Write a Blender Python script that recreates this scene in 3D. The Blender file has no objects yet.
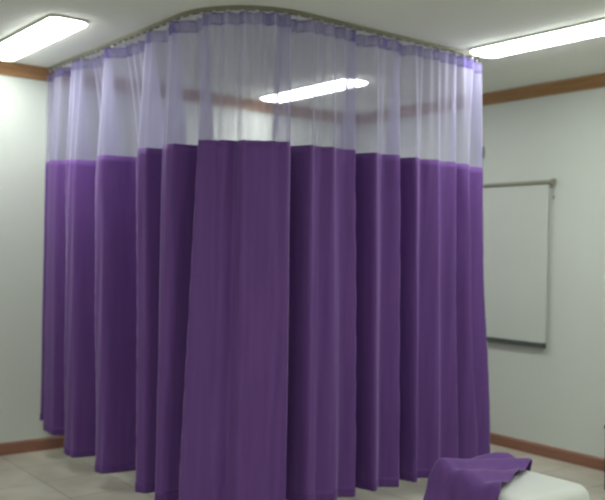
import bpy, bmesh, math, random
from mathutils import Vector, Matrix, noise
random.seed(7)
C = bpy.context.scene.collection
sc = bpy.context.scene
PI = math.pi

# ------------------------------------------------------------------ camera
cam_d = bpy.data.cameras.new('camera')
cam = bpy.data.objects.new('camera', cam_d); C.objects.link(cam)
dv = Vector((-0.786040, 0.618175, -0.0000111))
rv = Vector((0.618041, 0.785870, 0.0208522))
uv = Vector((-0.012899, -0.0163838, 0.9997826))
m = Matrix((rv, uv, -dv)).transposed().to_4x4()
m.translation = Vector((5.83515, -5.17880, 1.45754))
cam.matrix_world = m
cam_d.sensor_fit = 'HORIZONTAL'; cam_d.sensor_width = 36.0
cam_d.lens = 844.376 / 605 * 36
cam_d.clip_start = 0.05
cam_d.dof.use_dof = True                 # the phone's focus is a little short of the curtain
cam_d.dof.focus_distance = 2.4
cam_d.dof.aperture_fstop = 3.6
sc.camera = cam

# ------------------------------------------------------------------ world, exposure
w = bpy.data.worlds.new('world'); sc.world = w; w.use_nodes = True
w.node_tree.nodes['Background'].inputs[0].default_value = (0.75, 0.82, 0.80, 1)
w.node_tree.nodes['Background'].inputs[1].default_value = 0.15
sc.view_settings.view_transform = 'Standard'
sc.view_settings.look = 'None'
sc.view_settings.gamma = 1.0
sc.view_settings.use_curve_mapping = False
sc.view_settings.exposure = 1.17
LAMP = 9.0                                # emission of the fluorescent covers

# ------------------------------------------------------------------ materials
def s2l(c):
    return tuple(((v / 12.92) if v <= 0.04045 else ((v + 0.055) / 1.055) ** 2.4) for v in [x / 255 for x in c])

def mat(name, rgb, rough=0.6, var=0.06, scale=4.0, bump=0.0, bscale=60.0, spec=0.3, metal=0.0, sheen=0.0):
    M = bpy.data.materials.new(name); M.use_nodes = True
    nt = M.node_tree; b = nt.nodes['Principled BSDF']
    tc = nt.nodes.new('ShaderNodeTexCoord')
    nz = nt.nodes.new('ShaderNodeTexNoise'); nz.inputs['Scale'].default_value = scale
    nz.inputs['Detail'].default_value = 4
    nt.links.new(tc.outputs['Object'], nz.inputs['Vector'])
    rp = nt.nodes.new('ShaderNodeValToRGB')
    c = s2l(rgb)
    rp.color_ramp.elements[0].position = 0.3; rp.color_ramp.elements[1].position = 0.7
    rp.color_ramp.elements[0].color = tuple(v * (1 - var) for v in c) + (1,)
    rp.color_ramp.elements[1].color = tuple(min(1, v * (1 + var)) for v in c) + (1,)
    nt.links.new(nz.outputs['Fac'], rp.inputs['Fac'])
    nt.links.new(rp.outputs['Color'], b.inputs['Base Color'])
    b.inputs['Roughness'].default_value = rough
    b.inputs['Specular IOR Level'].default_value = spec
    b.inputs['Metallic'].default_value = metal
    if sheen:
        b.inputs['Sheen Weight'].default_value = sheen
        b.inputs['Sheen Roughness'].default_value = 0.5
    if bump:
        n2 = nt.nodes.new('ShaderNodeTexNoise'); n2.inputs['Scale'].default_value = bscale
        nt.links.new(tc.outputs['Object'], n2.inputs['Vector'])
        bp = nt.nodes.new('ShaderNodeBump'); bp.inputs['Strength'].default_value = bump
        bp.inputs['Distance'].default_value = 0.002
        nt.links.new(n2.outputs['Fac'], bp.inputs['Height'])
        nt.links.new(bp.outputs['Normal'], b.inputs['Normal'])
    return M

M_wall = mat('painted_wall', (212, 217, 209), 0.75, 0.02, 1.2, 0.15, 80)
M_ceil = mat('painted_ceiling', (240, 243, 234), 0.85, 0.015, 1.0, 0.1, 60)
M_rail = mat('rail_aluminium', (138, 136, 120), 0.45, 0.05, 9, metal=0.2)
M_white = mat('white_plastic', (226, 226, 218), 0.4, 0.02, 6)
M_screen = mat('screen_fabric', (208, 213, 205), 0.8, 0.015, 3)
M_case = mat('screen_case', (150, 148, 132), 0.5, 0.05, 8)
M_bar = mat('screen_bar', (84, 92, 88), 0.5, 0.05, 8)
M_vinyl = mat('white_vinyl', (226, 230, 224), 0.42, 0.02, 5, 0.2, 120, spec=0.4)
M_dark = mat('dark_metal', (52, 62, 60), 0.5, 0.08, 10)
M_cab = mat('dark_cabinet', (50, 68, 66), 0.5, 0.08, 3)
M_chrome = mat('steel', (170, 172, 172), 0.3, 0.03, 8, metal=0.9)

def wood(name, a, b_, sc_=(1, 1, 14)):
    M = bpy.data.materials.new(name); M.use_nodes = True
    nt = M.node_tree; b = nt.nodes['Principled BSDF']
    tc = nt.nodes.new('ShaderNodeTexCoord'); mp = nt.nodes.new('ShaderNodeMapping')
    mp.inputs['Scale'].default_value = sc_
    nz = nt.nodes.new('ShaderNodeTexNoise'); nz.inputs['Scale'].default_value = 3; nz.inputs['Detail'].default_value = 6
    rp = nt.nodes.new('ShaderNodeValToRGB')
    rp.color_ramp.elements[0].color = s2l(a) + (1,); rp.color_ramp.elements[1].color = s2l(b_) + (1,)
    rp.color_ramp.elements[0].position = 0.3; rp.color_ramp.elements[1].position = 0.75
    nt.links.new(tc.outputs['Object'], mp.inputs['Vector']); nt.links.new(mp.outputs['Vector'], nz.inputs['Vector'])
    nt.links.new(nz.outputs['Fac'], rp.inputs['Fac']); nt.links.new(rp.outputs['Color'], b.inputs['Base Color'])
    b.inputs['Roughness'].default_value = 0.4
    return M
M_crown = wood('crown_wood', (150, 112, 72), (170, 130, 88))
M_base = wood('baseboard_wood', (138, 96, 78), (154, 110, 88))

def tiles():
    M = bpy.data.materials.new('floor_tiles'); M.use_nodes = True
    nt = M.node_tree; b = nt.nodes['Principled BSDF']
    tc = nt.nodes.new('ShaderNodeTexCoord')
    bk = nt.nodes.new('ShaderNodeTexBrick'); bk.offset = 0; bk.squash = 1
    bk.inputs['Scale'].default_value = 1.0
    bk.inputs['Brick Width'].default_value = 0.4; bk.inputs['Row Height'].default_value = 0.4
    bk.inputs['Mortar Size'].default_value = 0.004
    bk.inputs['Mortar Smooth'].default_value = 0.3
    bk.inputs['Color1'].default_value = s2l((206, 202, 186)) + (1,)
    bk.inputs['Color2'].default_value = s2l((198, 193, 180)) + (1,)
    bk.inputs['Mortar'].default_value = s2l((150, 146, 126)) + (1,)
    nt.links.new(tc.outputs['Object'], bk.inputs['Vector'])
    nz = nt.nodes.new('ShaderNodeTexNoise'); nz.inputs['Scale'].default_value = 5; nz.inputs['Detail'].default_value = 5
    nt.links.new(tc.outputs['Object'], nz.inputs['Vector'])
    rp = nt.nodes.new('ShaderNodeValToRGB')
    rp.color_ramp.elements[0].color = (0.86, 0.85, 0.82, 1); rp.color_ramp.elements[1].color = (1, 1, 1, 1)
    rp.color_ramp.elements[0].position = 0.35; rp.color_ramp.elements[1].position = 0.65
    nt.links.new(nz.outputs['Fac'], rp.inputs['Fac'])
    mx = nt.nodes.new('ShaderNodeMix'); mx.data_type = 'RGBA'; mx.blend_type = 'MULTIPLY'; mx.inputs[0].default_value = 1
    nt.links.new(bk.outputs['Color'], mx.inputs[6]); nt.links.new(rp.outputs['Color'], mx.inputs[7])
    nt.links.new(mx.outputs[2], b.inputs['Base Color'])
    b.inputs['Roughness'].default_value = 0.32
    b.inputs['Specular IOR Level'].default_value = 0.4
    return M
M_floor = tiles()

def emis(name, rgb, st):
    M = bpy.data.materials.new(name); M.use_nodes = True
    nt = M.node_tree; b = nt.nodes['Principled BSDF']
    tc = nt.nodes.new('ShaderNodeTexCoord'); nz = nt.nodes.new('ShaderNodeTexNoise'); nz.inputs['Scale'].default_value = 2
    nt.links.new(tc.outputs['Object'], nz.inputs['Vector'])
    mr = nt.nodes.new('ShaderNodeMapRange'); mr.inputs['To Min'].default_value = st * 0.95; mr.inputs['To Max'].default_value = st * 1.05
    nt.links.new(nz.outputs['Fac'], mr.inputs['Value'])
    b.inputs['Base Color'].default_value = (0.9, 0.9, 0.9, 1)
    b.inputs['Emission Color'].default_value = rgb + (1,)
    nt.links.new(mr.outputs['Result'], b.inputs['Emission Strength'])
    return M
M_lamp = emis('lit_diffuser', (0.96, 1.0, 0.97), LAMP)

def fabric(name, a, b_, sheen, transl):
    """woven polyester: two close tones in a fine weave, with a little light coming through"""
    M = bpy.data.materials.new(name); M.use_nodes = True
    nt = M.node_tree; b = nt.nodes['Principled BSDF']; out = nt.nodes['Material Output']
    tc = nt.nodes.new('ShaderNodeTexCoord'); mp = nt.nodes.new('ShaderNodeMapping'); mp.inputs['Scale'].default_value = (30, 30, 2)
    nz = nt.nodes.new('ShaderNodeTexNoise'); nz.inputs['Scale'].default_value = 1.0; nz.inputs['Detail'].default_value = 5
    rp = nt.nodes.new('ShaderNodeValToRGB'); rp.color_ramp.elements[0].position = .35; rp.color_ramp.elements[1].position = .65
    rp.color_ramp.elements[0].color = s2l(a) + (1,); rp.color_ramp.elements[1].color = s2l(b_) + (1,)
    nt.links.new(tc.outputs['Object'], mp.inputs['Vector']); nt.links.new(mp.outputs['Vector'], nz.inputs['Vector'])
    nt.links.new(nz.outputs['Fac'], rp.inputs['Fac']); nt.links.new(rp.outputs['Color'], b.inputs['Base Color'])
    b.inputs['Roughness'].default_value = 0.7; b.inputs['Specular IOR Level'].default_value = 0.25
    b.inputs['Sheen Weight'].default_value = sheen; b.inputs['Sheen Roughness'].default_value = 0.4
    b.inputs['Sheen Tint'].default_value = (0.85, 0.75, 1.0, 1)
    tr = nt.nodes.new('ShaderNodeBsdfTranslucent'); nt.links.new(rp.outputs['Color'], tr.inputs['Color'])
    mx = nt.nodes.new('ShaderNodeMixShader'); mx.inputs[0].default_value = transl
    nt.links.new(b.outputs[0], mx.inputs[1]); nt.links.new(tr.outputs[0], mx.inputs[2])
    nt.links.new(mx.outputs[0], out.inputs['Surface'])
    return M
M_purple = fabric('purple_cloth', (106, 69, 138), (114, 76, 147), 0.45, 0.03)
M_hem = fabric('purple_hem', (98, 62, 130), (106, 68, 138), 0.35, 0.04)

def netting(name, rgb, cover, rgb2=None, sc_=18):
    """open net: threads cover part of the area; seen edge-on the threads close up"""
    M = bpy.data.materials.new(name); M.use_nodes = True
    nt = M.node_tree; out = nt.nodes['Material Output']; nt.nodes.remove(nt.nodes['Principled BSDF'])
    L = nt.links.new; N = nt.nodes.new
    tc = N('ShaderNodeTexCoord'); mp = N('ShaderNodeMapping'); mp.inputs['Scale'].default_value = (sc_, sc_, 1)
    nz = N('ShaderNodeTexNoise'); nz.inputs['Scale'].default_value = 1; nz.inputs['Detail'].default_value = 3
    L(tc.outputs['Object'], mp.inputs['Vector']); L(mp.outputs['Vector'], nz.inputs['Vector'])
    rp = N('ShaderNodeValToRGB'); rp.color_ramp.elements[0].position = .35; rp.color_ramp.elements[1].position = .7
    rp.color_ramp.elements[0].color = s2l(rgb) + (1,); rp.color_ramp.elements[1].color = s2l(rgb2 or tuple(min(255, v + 10) for v in rgb)) + (1,)
    L(nz.outputs['Fac'], rp.inputs['Fac'])
    df = N('ShaderNodeBsdfDiffuse'); tl = N('ShaderNodeBsdfTranslucent'); m1 = N('ShaderNodeMixShader'); m1.inputs[0].default_value = 0.5
    L(rp.outputs[0], df.inputs['Color']); L(rp.outputs[0], tl.inputs['Color'])
    L(df.outputs[0], m1.inputs[1]); L(tl.outputs[0], m1.inputs[2])
    ts = N('ShaderNodeBsdfTransparent'); ts.inputs['Color'].default_value = (0.97, 0.96, 1.0, 1)
    geo = N('ShaderNodeNewGeometry'); dot = N('ShaderNodeVectorMath'); dot.operation = 'DOT_PRODUCT'
    L(geo.outputs['Normal'], dot.inputs[0]); L(geo.outputs['Incoming'], dot.inputs[1])
    ab = N('ShaderNodeMath'); ab.operation = 'ABSOLUTE'; L(dot.outputs['Value'], ab.inputs[0])
    mxm = N('ShaderNodeMath'); mxm.operation = 'MAXIMUM'; L(ab.outputs[0], mxm.inputs[0]); mxm.inputs[1].default_value = 0.12
    inv = N('ShaderNodeMath'); inv.operation = 'DIVIDE'; inv.inputs[0].default_value = 1.0; L(mxm.outputs[0], inv.inputs[1])
    pw = N('ShaderNodeMath'); pw.operation = 'POWER'; pw.inputs[0].default_value = 1 - cover; L(inv.outputs[0], pw.inputs[1])
    m2 = N('ShaderNodeMixShader')
    L(pw.outputs[0], m2.inputs[0]); L(m1.outputs[0], m2.inputs[1]); L(ts.outputs[0], m2.inputs[2])
    L(m2.outputs[0], out.inputs['Surface'])
    return M
M_mesh = netting('lavender_net', (190, 186, 214), 0.46)
M_tape = netting('heading_tape', (146, 133, 194), 0.40, (194, 189, 219), 10)

# ------------------------------------------------------------------ helpers
def obj(name, bm, material, parent=None, smooth=False, kind=None):
    me = bpy.data.meshes.new(name); bm.normal_update(); bm.to_mesh(me); bm.free()
    me.materials.append(material)
    if smooth:
        for p in me.polygons: p.use_smooth = True
    o = bpy.data.objects.new(name, me); C.objects.link(o)
    if parent: o.parent = parent
    if kind: o['kind'] = kind
    return o

def thing(name, label, cat, loc=(0, 0, 0), group=None):
    o = bpy.data.objects.new(name, None); C.objects.link(o); o.location = loc
    o['label'] = label; o['category'] = cat
    if group: o['group'] = group
    return o

def box(bm, x0, x1, y0, y1, z0, z1, bev=0.0, seg=2):
    t = bmesh.new()
    bmesh.ops.create_cube(t, size=1)
    for v in t.verts:
        v.co = Vector((x0 + (v.co.x + .5) * (x1 - x0), y0 + (v.co.y + .5) * (y1 - y0), z0 + (v.co.z + .5) * (z1 - z0)))
    if bev: bmesh.ops.bevel(t, geom=t.edges[:], offset=bev, segments=seg, profile=0.5, affect='EDGES')
    me = bpy.data.meshes.new('tmp'); t.to_mesh(me); t.free(); bm.from_mesh(me); bpy.data.meshes.remove(me)
    return bm

def tube(bm, pts, r, n=10):
    pts = [Vector(p) for p in pts]; rings = []
    for i, p in enumerate(pts):
        d = (pts[min(i + 1, len(pts) - 1)] - pts[max(i - 1, 0)]).normalized()
        a = d.cross(Vector((0, 0, 1)))
        if a.length < 1e-3: a = d.cross(Vector((1, 0, 0)))
        a.normalize(); b = d.cross(a)
        rings.append([bm.verts.new(p + (a * math.cos(2 * PI * k / n) + b * math.sin(2 * PI * k / n)) * r) for k in range(n)])
    for i in range(len(rings) - 1):
        for k in range(n):
            bm.faces.new((rings[i][k], rings[i][(k + 1) % n], rings[i + 1][(k + 1) % n], rings[i + 1][k]))
    bm.faces.new(rings[0]); bm.faces.new(rings[-1][::-1])
    return bm

# ------------------------------------------------------------------ the room
H = 2.7; RX = 7.0; RY = -6.8; T = 0.12
obj('floor', box(bmesh.new(), -T, RX + T, RY - T, T, -0.1, 0), M_floor, kind='structure')
obj('ceiling', box(bmesh.new(), -T, RX + T, RY - T, T, H, H + 0.1), M_ceil, kind='structure')
obj('wall_left', box(bmesh.new(), -T, 0, RY - T, T, 0, H), M_wall, kind='structure')
obj('wall_right', box(bmesh.new(), 0, RX, 0, T, 0, H), M_wall, kind='structure')
obj('wall_back', box(bmesh.new(), RX, RX + T, RY - T, T, 0, H), M_wall, kind='structure')
obj('wall_near', box(bmesh.new(), 0, RX, RY - T, RY, 0, H), M_wall, kind='structure')

def profile_run(name, prof, side, a0, a1, material):
    """sweep a moulding profile (out, z) along a wall"""
    bm = bmesh.new(); rings = []
    for a in (a0, a1):
        rings.append([bm.verts.new((o, a, z) if side == 'left' else (a, -o, z)) for o, z in prof])
    n = len(prof)
    for k in range(n):
        bm.faces.new((rings[0][k], rings[0][(k + 1) % n], rings[1][(k + 1) % n], rings[1][k]))
    bm.faces.new(rings[0][::-1]); bm.faces.new(rings[1])
    bmesh.ops.recalc_face_normals(bm, faces=bm.faces[:])
    return obj(name, bm, material, kind='structure')
crown = [(0, H), (0.055, H), (0.055, H - 0.02), (0.04, H - 0.035), (0.028, H - 0.06), (0.018, H - 0.072), (0.018, H - 0.085), (0, H - 0.085)]
base = [(0, 0), (0.015, 0), (0.015, 0.07), (0.008, 0.082), (0, 0.085)]
profile_run('trim_1', crown, 'left', RY, 0, M_crown)
profile_run('trim_2', crown, 'right', 0.055, RX, M_crown)
profile_run('baseboard_left', base, 'left', RY, 0, M_base)
profile_run('baseboard_right', base, 'right', 0.015, RX, M_base)

# ------------------------------------------------------------------ ceiling lights
def rrect(x0, x1, y0, y1, r, n=6):
    P = []
    for cx, cy, a0 in ((x1 - r, y1 - r, 0), (x0 + r, y1 - r, 90), (x0 + r, y0 + r, 180), (x1 - r, y0 + r, 270)):
        for k in range(n + 1):
            a = math.radians(a0 + 90 * k / n); P.append((cx + r * math.cos(a), cy + r * math.sin(a)))
    return P
def slab(loops):
    """loops: list of (points, z) from top to bottom, capped at both ends"""
    bm = bmesh.new(); R = [[bm.verts.new((x, y, z)) for x, y in P] for P, z in loops]
    n = len(R[0])
    for i in range(len(R) - 1):
        for k in range(n):
            bm.faces.new((R[i][k], R[i][(k + 1) % n], R[i + 1][(k + 1) % n], R[i + 1][k]))
    bm.faces.new(R[0]); bm.faces.new(R[-1][::-1])
    bmesh.ops.recalc_face_normals(bm, faces=bm.faces[:])
    return bm
LIGHTS = [
    (0.19, -3.46, 'white rectangular ceiling light near the left wall, in front of the curtain'),
    (0.19, -1.24, 'lit ceiling light seen through the lavender net of the curtain'),
    (2.40, -1.25, 'long lit ceiling light to the right of the curtain, above the wooden cornice'),
]
first = None
for x, y, lab in LIGHTS:
    W_, D_ = 1.24, 0.23
    if first is None:
        t = thing('ceiling_light', lab, 'ceiling light', (x, y, H), 'ceiling lights')
        hs = slab([(rrect(0, W_, 0, D_, .05), 0), (rrect(0, W_, 0, D_, .05), -.012), (rrect(.004, W_ - .004, .004, D_ - .004, .05), -.015)])
        obj('housing', hs, M_white, t)
        df = slab([(rrect(.008, W_ - .008, .008, D_ - .008, .05), -.010), (rrect(.008, W_ - .008, .008, D_ - .008, .05), -.022), (rrect(.02, W_ - .02, .02, D_ - .02, .045), -.030)])
        obj('diffuser', df, M_lamp, t)
        first = t
    else:
        t = first.copy(); C.objects.link(t); t.location = (x, y, H); t['label'] = lab
        if x < 1: t.scale.x = 0.9               # the one inside the bay is a little shorter
        for ch in list(first.children):
            c = ch.copy(); C.objects.link(c); c.parent = t
# unseen copies added outside the view, chosen for how they light the curtain
for x, y in ((4.5, -1.22), (4.5, -3.48), (2.3, -5.7), (4.5, -5.7)):
    t = first.copy(); C.objects.link(t); t.location = (x, y, H)
    t['label'] = 'unseen ceiling light added outside the view to light the curtain'; t['group'] = 'ceiling lights out of view'
    for ch in list(first.children):
        c = ch.copy(); C.objects.link(c); c.parent = t

def smooth(a, b, x):
    t = max(0, min(1, (x - a) / (b - a))); return t * t * (3 - 2 * t)

# ------------------------------------------------------------------ curtain path
L1, R1, L2, R2 = 1.86, 0.47, 1.28, 0.27
SA = L1 + R1 * PI / 2; SB = SA + L2; SC = SB + R2 * PI / 2; S_END = 4.28
def path(s):
    if s < L1: return Vector((0.02 + s, -2.93, 0)), Vector((0, -1, 0))
    if s < SA:
        t = (s - L1) / R1; return Vector((1.88 + R1 * math.sin(t), -2.46 - R1 * math.cos(t), 0)), Vector((math.sin(t), -math.cos(t), 0))
    if s < SB: return Vector((2.35, -2.46 + s - SA, 0)), Vector((1, 0, 0))
    if s < SC:
        t = (s - SB) / R2; return Vector((2.08 + R2 * math.cos(t), -1.18 + R2 * math.sin(t), 0)), Vector((math.cos(t), math.sin(t), 0))
    return Vector((2.08 - (s - SC), -0.91, 0)), Vector((0, 1, 0))

# rail and gliders
rail_t = thing('curtain_track', 'pale metal curtain track rounding the corner on the ceiling above the curtain', 'curtain track', (0, 0, 0))
bm = bmesh.new(); rings = []
prof = [(-.014, H), (.014, H), (.014, H - .020), (.005, H - .020), (.005, H - .017), (-.005, H - .017), (-.005, H - .020), (-.014, H - .020)]
N = 170
for i in range(N + 1):
    P, n = path(i / N * S_END); rings.append([bm.verts.new((P.x + n.x * o, P.y + n.y * o, z)) for o, z in prof])
for i in range(N):
    for k in range(8): bm.faces.new((rings[i][k], rings[i][(k + 1) % 8], rings[i + 1][(k + 1) % 8], rings[i + 1][k]))
bm.faces.new(rings[0]); bm.faces.new(rings[-1][::-1])
bmesh.ops.recalc_face_normals(bm, faces=bm.faces[:])
obj('rail', bm, M_rail, rail_t)
gl = None
for i in range(56):
    P, n = path(0.05 + i * (S_END - 0.09) / 55)
    if gl is None:
        b = bmesh.new(); box(b, -.004, .004, -.004, .004, -.014, .004, .002, 1); box(b, -.008, .008, -.006, .006, -.004, .003, .001, 1)
        gl = obj('glider', b, M_white, rail_t)
    else:
        g = gl.copy(); C.objects.link(g); g.parent = rail_t
    (gl if i == 0 else g).location = (P.x, P.y, H - .022)

# ------------------------------------------------------------------ curtains
# folds: (distance along the track at the top, at the hem, outward displacement)
FA = [(0.0, 0.0, 0.0), (0.03, 0.04, -.06), (0.12, 0.14, -.06), (0.17, 0.20, 0.045), (0.27, 0.31, .03), (0.32, 0.36, -.15), (0.45, 0.52, -.16), (0.50, 0.58, .055), (0.60, 0.68, .04), (0.65, 0.73, -.15), (0.90, 1.0, -.17),
      (0.95, 1.05, .055), (1.03, 1.13, .045), (1.08, 1.18, -.17), (1.44, 1.52, -.19), (1.49, 1.57, .05), (1.56, 1.63, .03), (1.60, 1.66, -.13), (1.72, 1.735, -.15), (1.77, 1.78, .045),
      (1.85, 1.83, .025), (1.89, 1.86, -.15), (2.01, 1.95, -.16), (2.06, 2.00, .055), (2.150, 2.110, .025), (2.190, 2.160, .035), (2.240, 2.230, -.005), (2.287, 2.297, .045), (2.347, 2.347, .025), (2.407, 2.417, .045), (2.457, 2.477, .035), (2.492, 2.517, .05), (2.517, 2.542, .03)]
FB = [(2.447, 2.477, -.10), (2.507, 2.537, -.17), (2.577, 2.607, -.17), (2.647, 2.667, .03), (2.717, 2.747, .005), (2.787, 2.827, .045), (2.857, 2.897, .01), (2.942, 2.987, .045),
      (2.967, 3.012, -.15), (3.037, 3.077, -.15), (3.107, 3.137, .035), (3.187, 3.217, -.01), (3.287, 3.317, .045), (3.312, 3.342, -.13), (3.367, 3.402, -.13), (3.432, 3.467, .035), (3.507, 3.537, -.02),
      (3.597, 3.647, .045), (3.667, 3.722, -.01), (3.757, 3.827, .035), (3.807, 3.877, -.06), (3.887, 3.977, .03), (3.937, 4.027, -.03), (4.007, 4.087, .04), (4.057, 4.127, -.02), (4.117, 4.177, .03), (4.157, 4.207, 0)]
Z_TOP, Z_SEAM, Z_BOT = 2.668, 2.01, 0.10
def fold(F, s, k):
    c = [(a + (b - a) * k, d) for a, b, d in F]
    if s <= c[0][0]: return c[0][1]
    for (s0, d0), (s1, d1) in zip(c, c[1:]):
        if s <= s1:
            t = (s - s0) / (s1 - s0); t = 0.35 * t + 0.65 * t * t * (3 - 2 * t); return d0 + (d1 - d0) * t
    return c[-1][1]
def pleat(s, seed):
    a = noise.noise(Vector((s * 3.1, seed, 0)))
    return math.sin(s * 2 * PI / 0.075 + 5 * a) * (0.6 + 0.8 * noise.noise(Vector((s * 2.3, seed + 5, 1))))
def cloth_pt(F, s, z, seed):
    k = max(0, min(1, (1.9 - z) / 1.6))
    h = (Z_TOP - z) / (Z_TOP - Z_BOT)                          # 0 at the tape, 1 at the hem
    amp = 0.28 + 0.72 * min(1, h / 0.30) ** 0.8
    amp *= 1 + 0.25 * max(0, h - 0.5)
    d = fold(F, s, k) * amp
    top = max(0, 1 - h / 0.36)
    d += pleat(s, seed) * (0.017 * top + 0.003) * (1 + 1.2 * smooth(3.82, 3.95, s))
    d += 0.006 * noise.noise(Vector((s * 4, z * 1.3, seed + 9))) * min(1, h * 3)
    if s > 3.9: d += 0.09 * smooth(3.9, 4.1, s) * h
    P, n = path(s)
    z += 0.12 * (1 - smooth(0, .75, s)) * h - 0.04 * smooth(3.85, 4.15, s) * (1 - h)                   # the hem rises at the wall
    return Vector((P.x + n.x * d, P.y + n.y * d, z))
def sheet(F, s0, s1, z0, z1, rows, seed, off=0.0, thick=0.0):
    n = max(8, int((s1 - s0) / 0.007)); bm = bmesh.new(); V = []
    for j in range(rows + 1):
        z = z0 + (z1 - z0) * j / rows
        row = []
        for i in range(n + 1):
            s = s0 + (s1 - s0) * i / n
            p = cloth_pt(F, s, z, seed)
            if off: p = p + path(s)[1] * off
            row.append(bm.verts.new(p))
        V.append(row)
    for j in range(rows):
        for i in range(n): bm.faces.new((V[j][i], V[j][i + 1], V[j + 1][i + 1], V[j + 1][i]))
    return bm
def curtain(F, s0, s1, seed, zb, label):
    P, _ = path((s0 + s1) / 2)
    t = thing('hospital_curtain', label, 'curtain', (0, 0, 0), 'curtains around the bay')
    obj('mesh_header', sheet(F, s0, s1, Z_TOP - .065, Z_SEAM, 22, seed), M_mesh, t, True)
    tape = obj('heading_tape', sheet(F, s0, s1, Z_TOP, Z_TOP - .065, 4, seed), M_tape, t, True)
    d = obj('drape', sheet(F, s0, s1, Z_SEAM, zb, 46, seed), M_purple, t, True)
    o = obj('hem', sheet(F, s0, s1, zb + .05, zb - .004, 3, seed, 0.003), M_hem, t, True)
    for q in (tape, d, o):
        md = q.modifiers.new('thickness', 'SOLIDIFY'); md.thickness = 0.0016; md.offset = 0
    b = bmesh.new(); tube(b, [(0, 0, .018), (0, 0, -.012), (.004, 0, -.018), (.008, 0, -.012)], .0016, 6)
    hk = obj('hook', b, M_white, t)
    k = int((s1 - s0) / 0.1)
    for i in range(k + 1):
        s = s0 + .03 + (s1 - s0 - .06) * i / k
        h = hk if i == 0 else hk.copy()
        if i: C.objects.link(h); h.parent = t
        h.location = cloth_pt(F, s, Z_TOP - .02, seed) - path(s)[1] * .012
    return t
curtain(FA, 0.0, 2.517, 1.0, Z_BOT, 'long purple curtain with lavender net top, from the left wall round to the front corner')
curtain(FB, 2.457, 4.215, 4.0, Z_BOT + .02, 'purple curtain with lavender net top, right-hand length ending beside the white screen')

# ------------------------------------------------------------------ pull-down screen on the right wall
sx0, sx1 = 0.62, 2.20
t = thing('projection_screen', 'white pull-down screen hanging on the right wall beside the curtain, with dark bottom bar', 'screen', (0, 0, 0))
b = bmesh.new(); tube(b, [(sx0, -.028, 1.985), (sx1 - .03, -.028, 1.985)], .015, 14); obj('case', b, M_case, t, False)
for x in (sx0 - .01, sx1 - .03):
    b = box(bmesh.new(), x, x + .014, -.046, 0, 1.963, 2.007, .003); obj('bracket', b, M_case, t)
b = box(bmesh.new(), sx0 + .03, sx1 - .06, -.026, -.023, .82, 1.985); obj('screen_fabric', b, M_screen, t)
b = box(bmesh.new(), sx0 + .02, sx1 - .07, -.036, -.012, .785, .82, .004); bar = obj('bottom_bar', b, M_bar, t)
for x in (sx0 + .014, sx1 - .076):
    b = box(bmesh.new(), x, x + .010, -.038, -.010, .781, .824, .003); obj('end_cap', b, M_bar, bar)
b = bmesh.new(); tube(b, [(sx1 - .008, -.04, 1.985), (sx1 - .006, -.04, 1.94), (sx1 - .008, -.04, 1.885)], .004, 8); cd = obj('pull_cord', b, M_case, t)
b = bmesh.new(); bmesh.ops.create_uvsphere(b, u_segments=12, v_segments=8, radius=.009)
for v in b.verts: v.co = Vector((v.co.x + sx1 - .008, v.co.y - .04, v.co.z * 1.5 + 1.875))
obj('cord_weight', b, M_case, cd, True)

# ------------------------------------------------------------------ wall hook beside the curtain
t = thing('wall_hook', 'small dark hook on the right wall, at the edge of the net top', 'hook', (1.50, 0, 2.25))
obj('plate', box(bmesh.new(), -.02, .02, -.006, 0, -.045, .045, .003), M_dark, t)
b = bmesh.new(); tube(b, [(0, -.004, .02), (0, -.03, .015), (0, -.045, -.005), (0, -.045, -.025), (0, -.03, -.038), (0, -.018, -.03)], .006, 8)
obj('prong', b, M_dark, t, True)

# ------------------------------------------------------------------ padded bench and the cloth over it
bx0, bx1, by0, by1, bt = 3.10, 3.63, -2.20, -1.70, 0.41
t = thing('padded_bench', 'low white padded bench in front of the curtain, half covered by purple cloth', 'bench', ((bx0 + bx1) / 2, (by0 + by1) / 2, 0))
cx, cy = t.location.x, t.location.y
hx, hy = (bx1 - bx0) / 2, (by1 - by0) / 2
b = box(bmesh.new(), -hx, hx, -hy, hy, bt - .16, bt, .065, 8)
for v in b.verts:                                            # a soft crown and a slight sag towards the corners
    if v.co.z > bt - .08: v.co.z += .012 * math.cos(v.co.x / hx * 1.4) * math.cos(v.co.y / hy * 1.4) - .006
cu = obj('cushion', b, M_vinyl, t, True)
b = bmesh.new()
tube(b, [(x * (hx - .004), y * (hy - .004), bt - .105) for x, y in ((-.93, -1), (.93, -1), (1, -.93), (1, .93), (.93, 1), (-.93, 1), (-1, .93), (-1, -.93), (-.93, -1))], .006, 8)
obj('piping', b, M_vinyl, cu, True)
obj('frame', box(bmesh.new(), -hx + .03, hx - .03, -hy + .03, hy - .03, bt - .205, bt - .155, .006), M_chrome, t)
for x in (-1, 1):
    for y in (-1, 1):
        b = bmesh.new(); tube(b, [(x * (hx - .06), y * (hy - .06), 0.012), (x * (hx - .06), y * (hy - .06), bt - .2)], .016, 12)
        lg = obj('leg', b, M_chrome, t, True)
        b = bmesh.new(); tube(b, [(x * (hx - .06), y * (hy - .06), 0), (x * (hx - .06), y * (hy - .06), .03)], .021, 12)
        obj('foot_cap', b, M_dark, lg, True)

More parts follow.
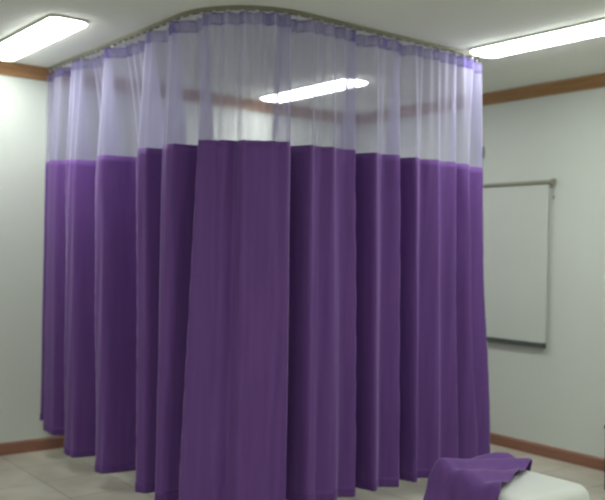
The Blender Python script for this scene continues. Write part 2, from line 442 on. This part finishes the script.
bm = bmesh.new(); V = []
NA, NB = 90, 100
hangL, hangN, hangF = 0.33, 0.36, 0.05
Lx = hangL + 0.62; Ly = hangN + (by1 - by0) + hangF
for j in range(NB + 1):
    b_ = Ly * j / NB; row = []
    for i in range(NA + 1):
        # right edge of the cloth runs obliquely over the bench
        yt = (b_ - hangN) / (by1 - by0)
        a_max = hangL + 0.41 - 0.20 * max(0, min(1.1, yt))
        a = a_max * i / NA
        def run(q, h):                                       # wrapped round an edge: (horizontal, drop)
            r = 0.05
            e = q - h
            if e < -r: return -0.0, (-e - r) + r
            if e < r:
                u = (e + r) / (2 * r); return r * (1 - math.cos(u * PI / 2)), r * (1 - math.sin(u * PI / 2))
            return e, 0.0
        px, dx = run(a, hangL); py, dy = run(b_, hangN)
        if b_ > hangN + (by1 - by0):
            e = b_ - hangN - (by1 - by0); py = by1 - by0 + .012; dy = e
        drop = max(dx, dy)
        top = 1 - min(1, drop / .05)
        rip = math.sin(a * 38 - b_ * 16 + 6 * noise.noise(Vector((a * 3, b_ * 1.5, 2))) + b_ * 9)
        fx = math.sin(b_ * 42 + 4 * noise.noise(Vector((b_ * 3, 3, 1))))
        fy = math.sin(a * 40 + 4 * noise.noise(Vector((a * 3, 7, 1))))
        x = bx0 - .022 + px - (0.028 * (1 + fx) * smooth(.02, .25, dx) if dx > 0 else 0)
        y = by0 - .022 + py - (0.028 * (1 + fy) * smooth(.02, .25, dy) if (dy > 0 and b_ < hangN + .06) else 0)
        heap = 0.05 * math.exp(-((a - hangL - .05) / .13) ** 2) * smooth(0, .1, a - hangL + .1) * top * (1 - .85 * smooth(.45, 1.0, yt))
        z = bt + .016 - drop + (0.013 * (1 + rip) + heap * (0.7 + .3 * math.sin(b_ * 8))) * top
        z += .008 * top * noise.noise(Vector((a * 9, b_ * 9, 0)))
        row.append(bm.verts.new((x, y, max(z, .02))))
    V.append(row)
for j in range(NB):
    for i in range(NA): bm.faces.new((V[j][i], V[j][i + 1], V[j + 1][i + 1], V[j + 1][i]))
cl = obj('draped_cloth', bm, M_purple, None, True)
cl['label'] = 'rumpled purple cloth thrown over the left end of the white padded bench'; cl['category'] = 'cloth'
md = cl.modifiers.new('thickness', 'SOLIDIFY'); md.thickness = 0.004; md.offset = 1

# ------------------------------------------------------------------ dark cabinet at the right edge of the view
t = thing('low_cabinet', 'low dark cabinet against the right wall, only its edge in view at the right', 'cabinet', (2.985, -.60, 0))
obj('carcass', box(bmesh.new(), 0, .8, .02, .575, .05, .42, .004), M_cab, t)
obj('top', box(bmesh.new(), -.004, .81, -.004, .58, .42, .445, .004), M_cab, t)
obj('plinth', box(bmesh.new(), .02, .78, .05, .57, 0, .05), M_dark, t)
for x0 in (.004, .402):
    dr = obj('door', box(bmesh.new(), x0, x0 + .394, 0, .018, .055, .415, .003), M_cab, t)
    hx_ = x0 + (.35 if x0 < .1 else .044)
    b = bmesh.new(); tube(b, [(hx_, 0, .2), (hx_, -.025, .205), (hx_, -.025, .295), (hx_, 0, .3)], .005, 8); obj('handle', b, M_chrome, dr, True)
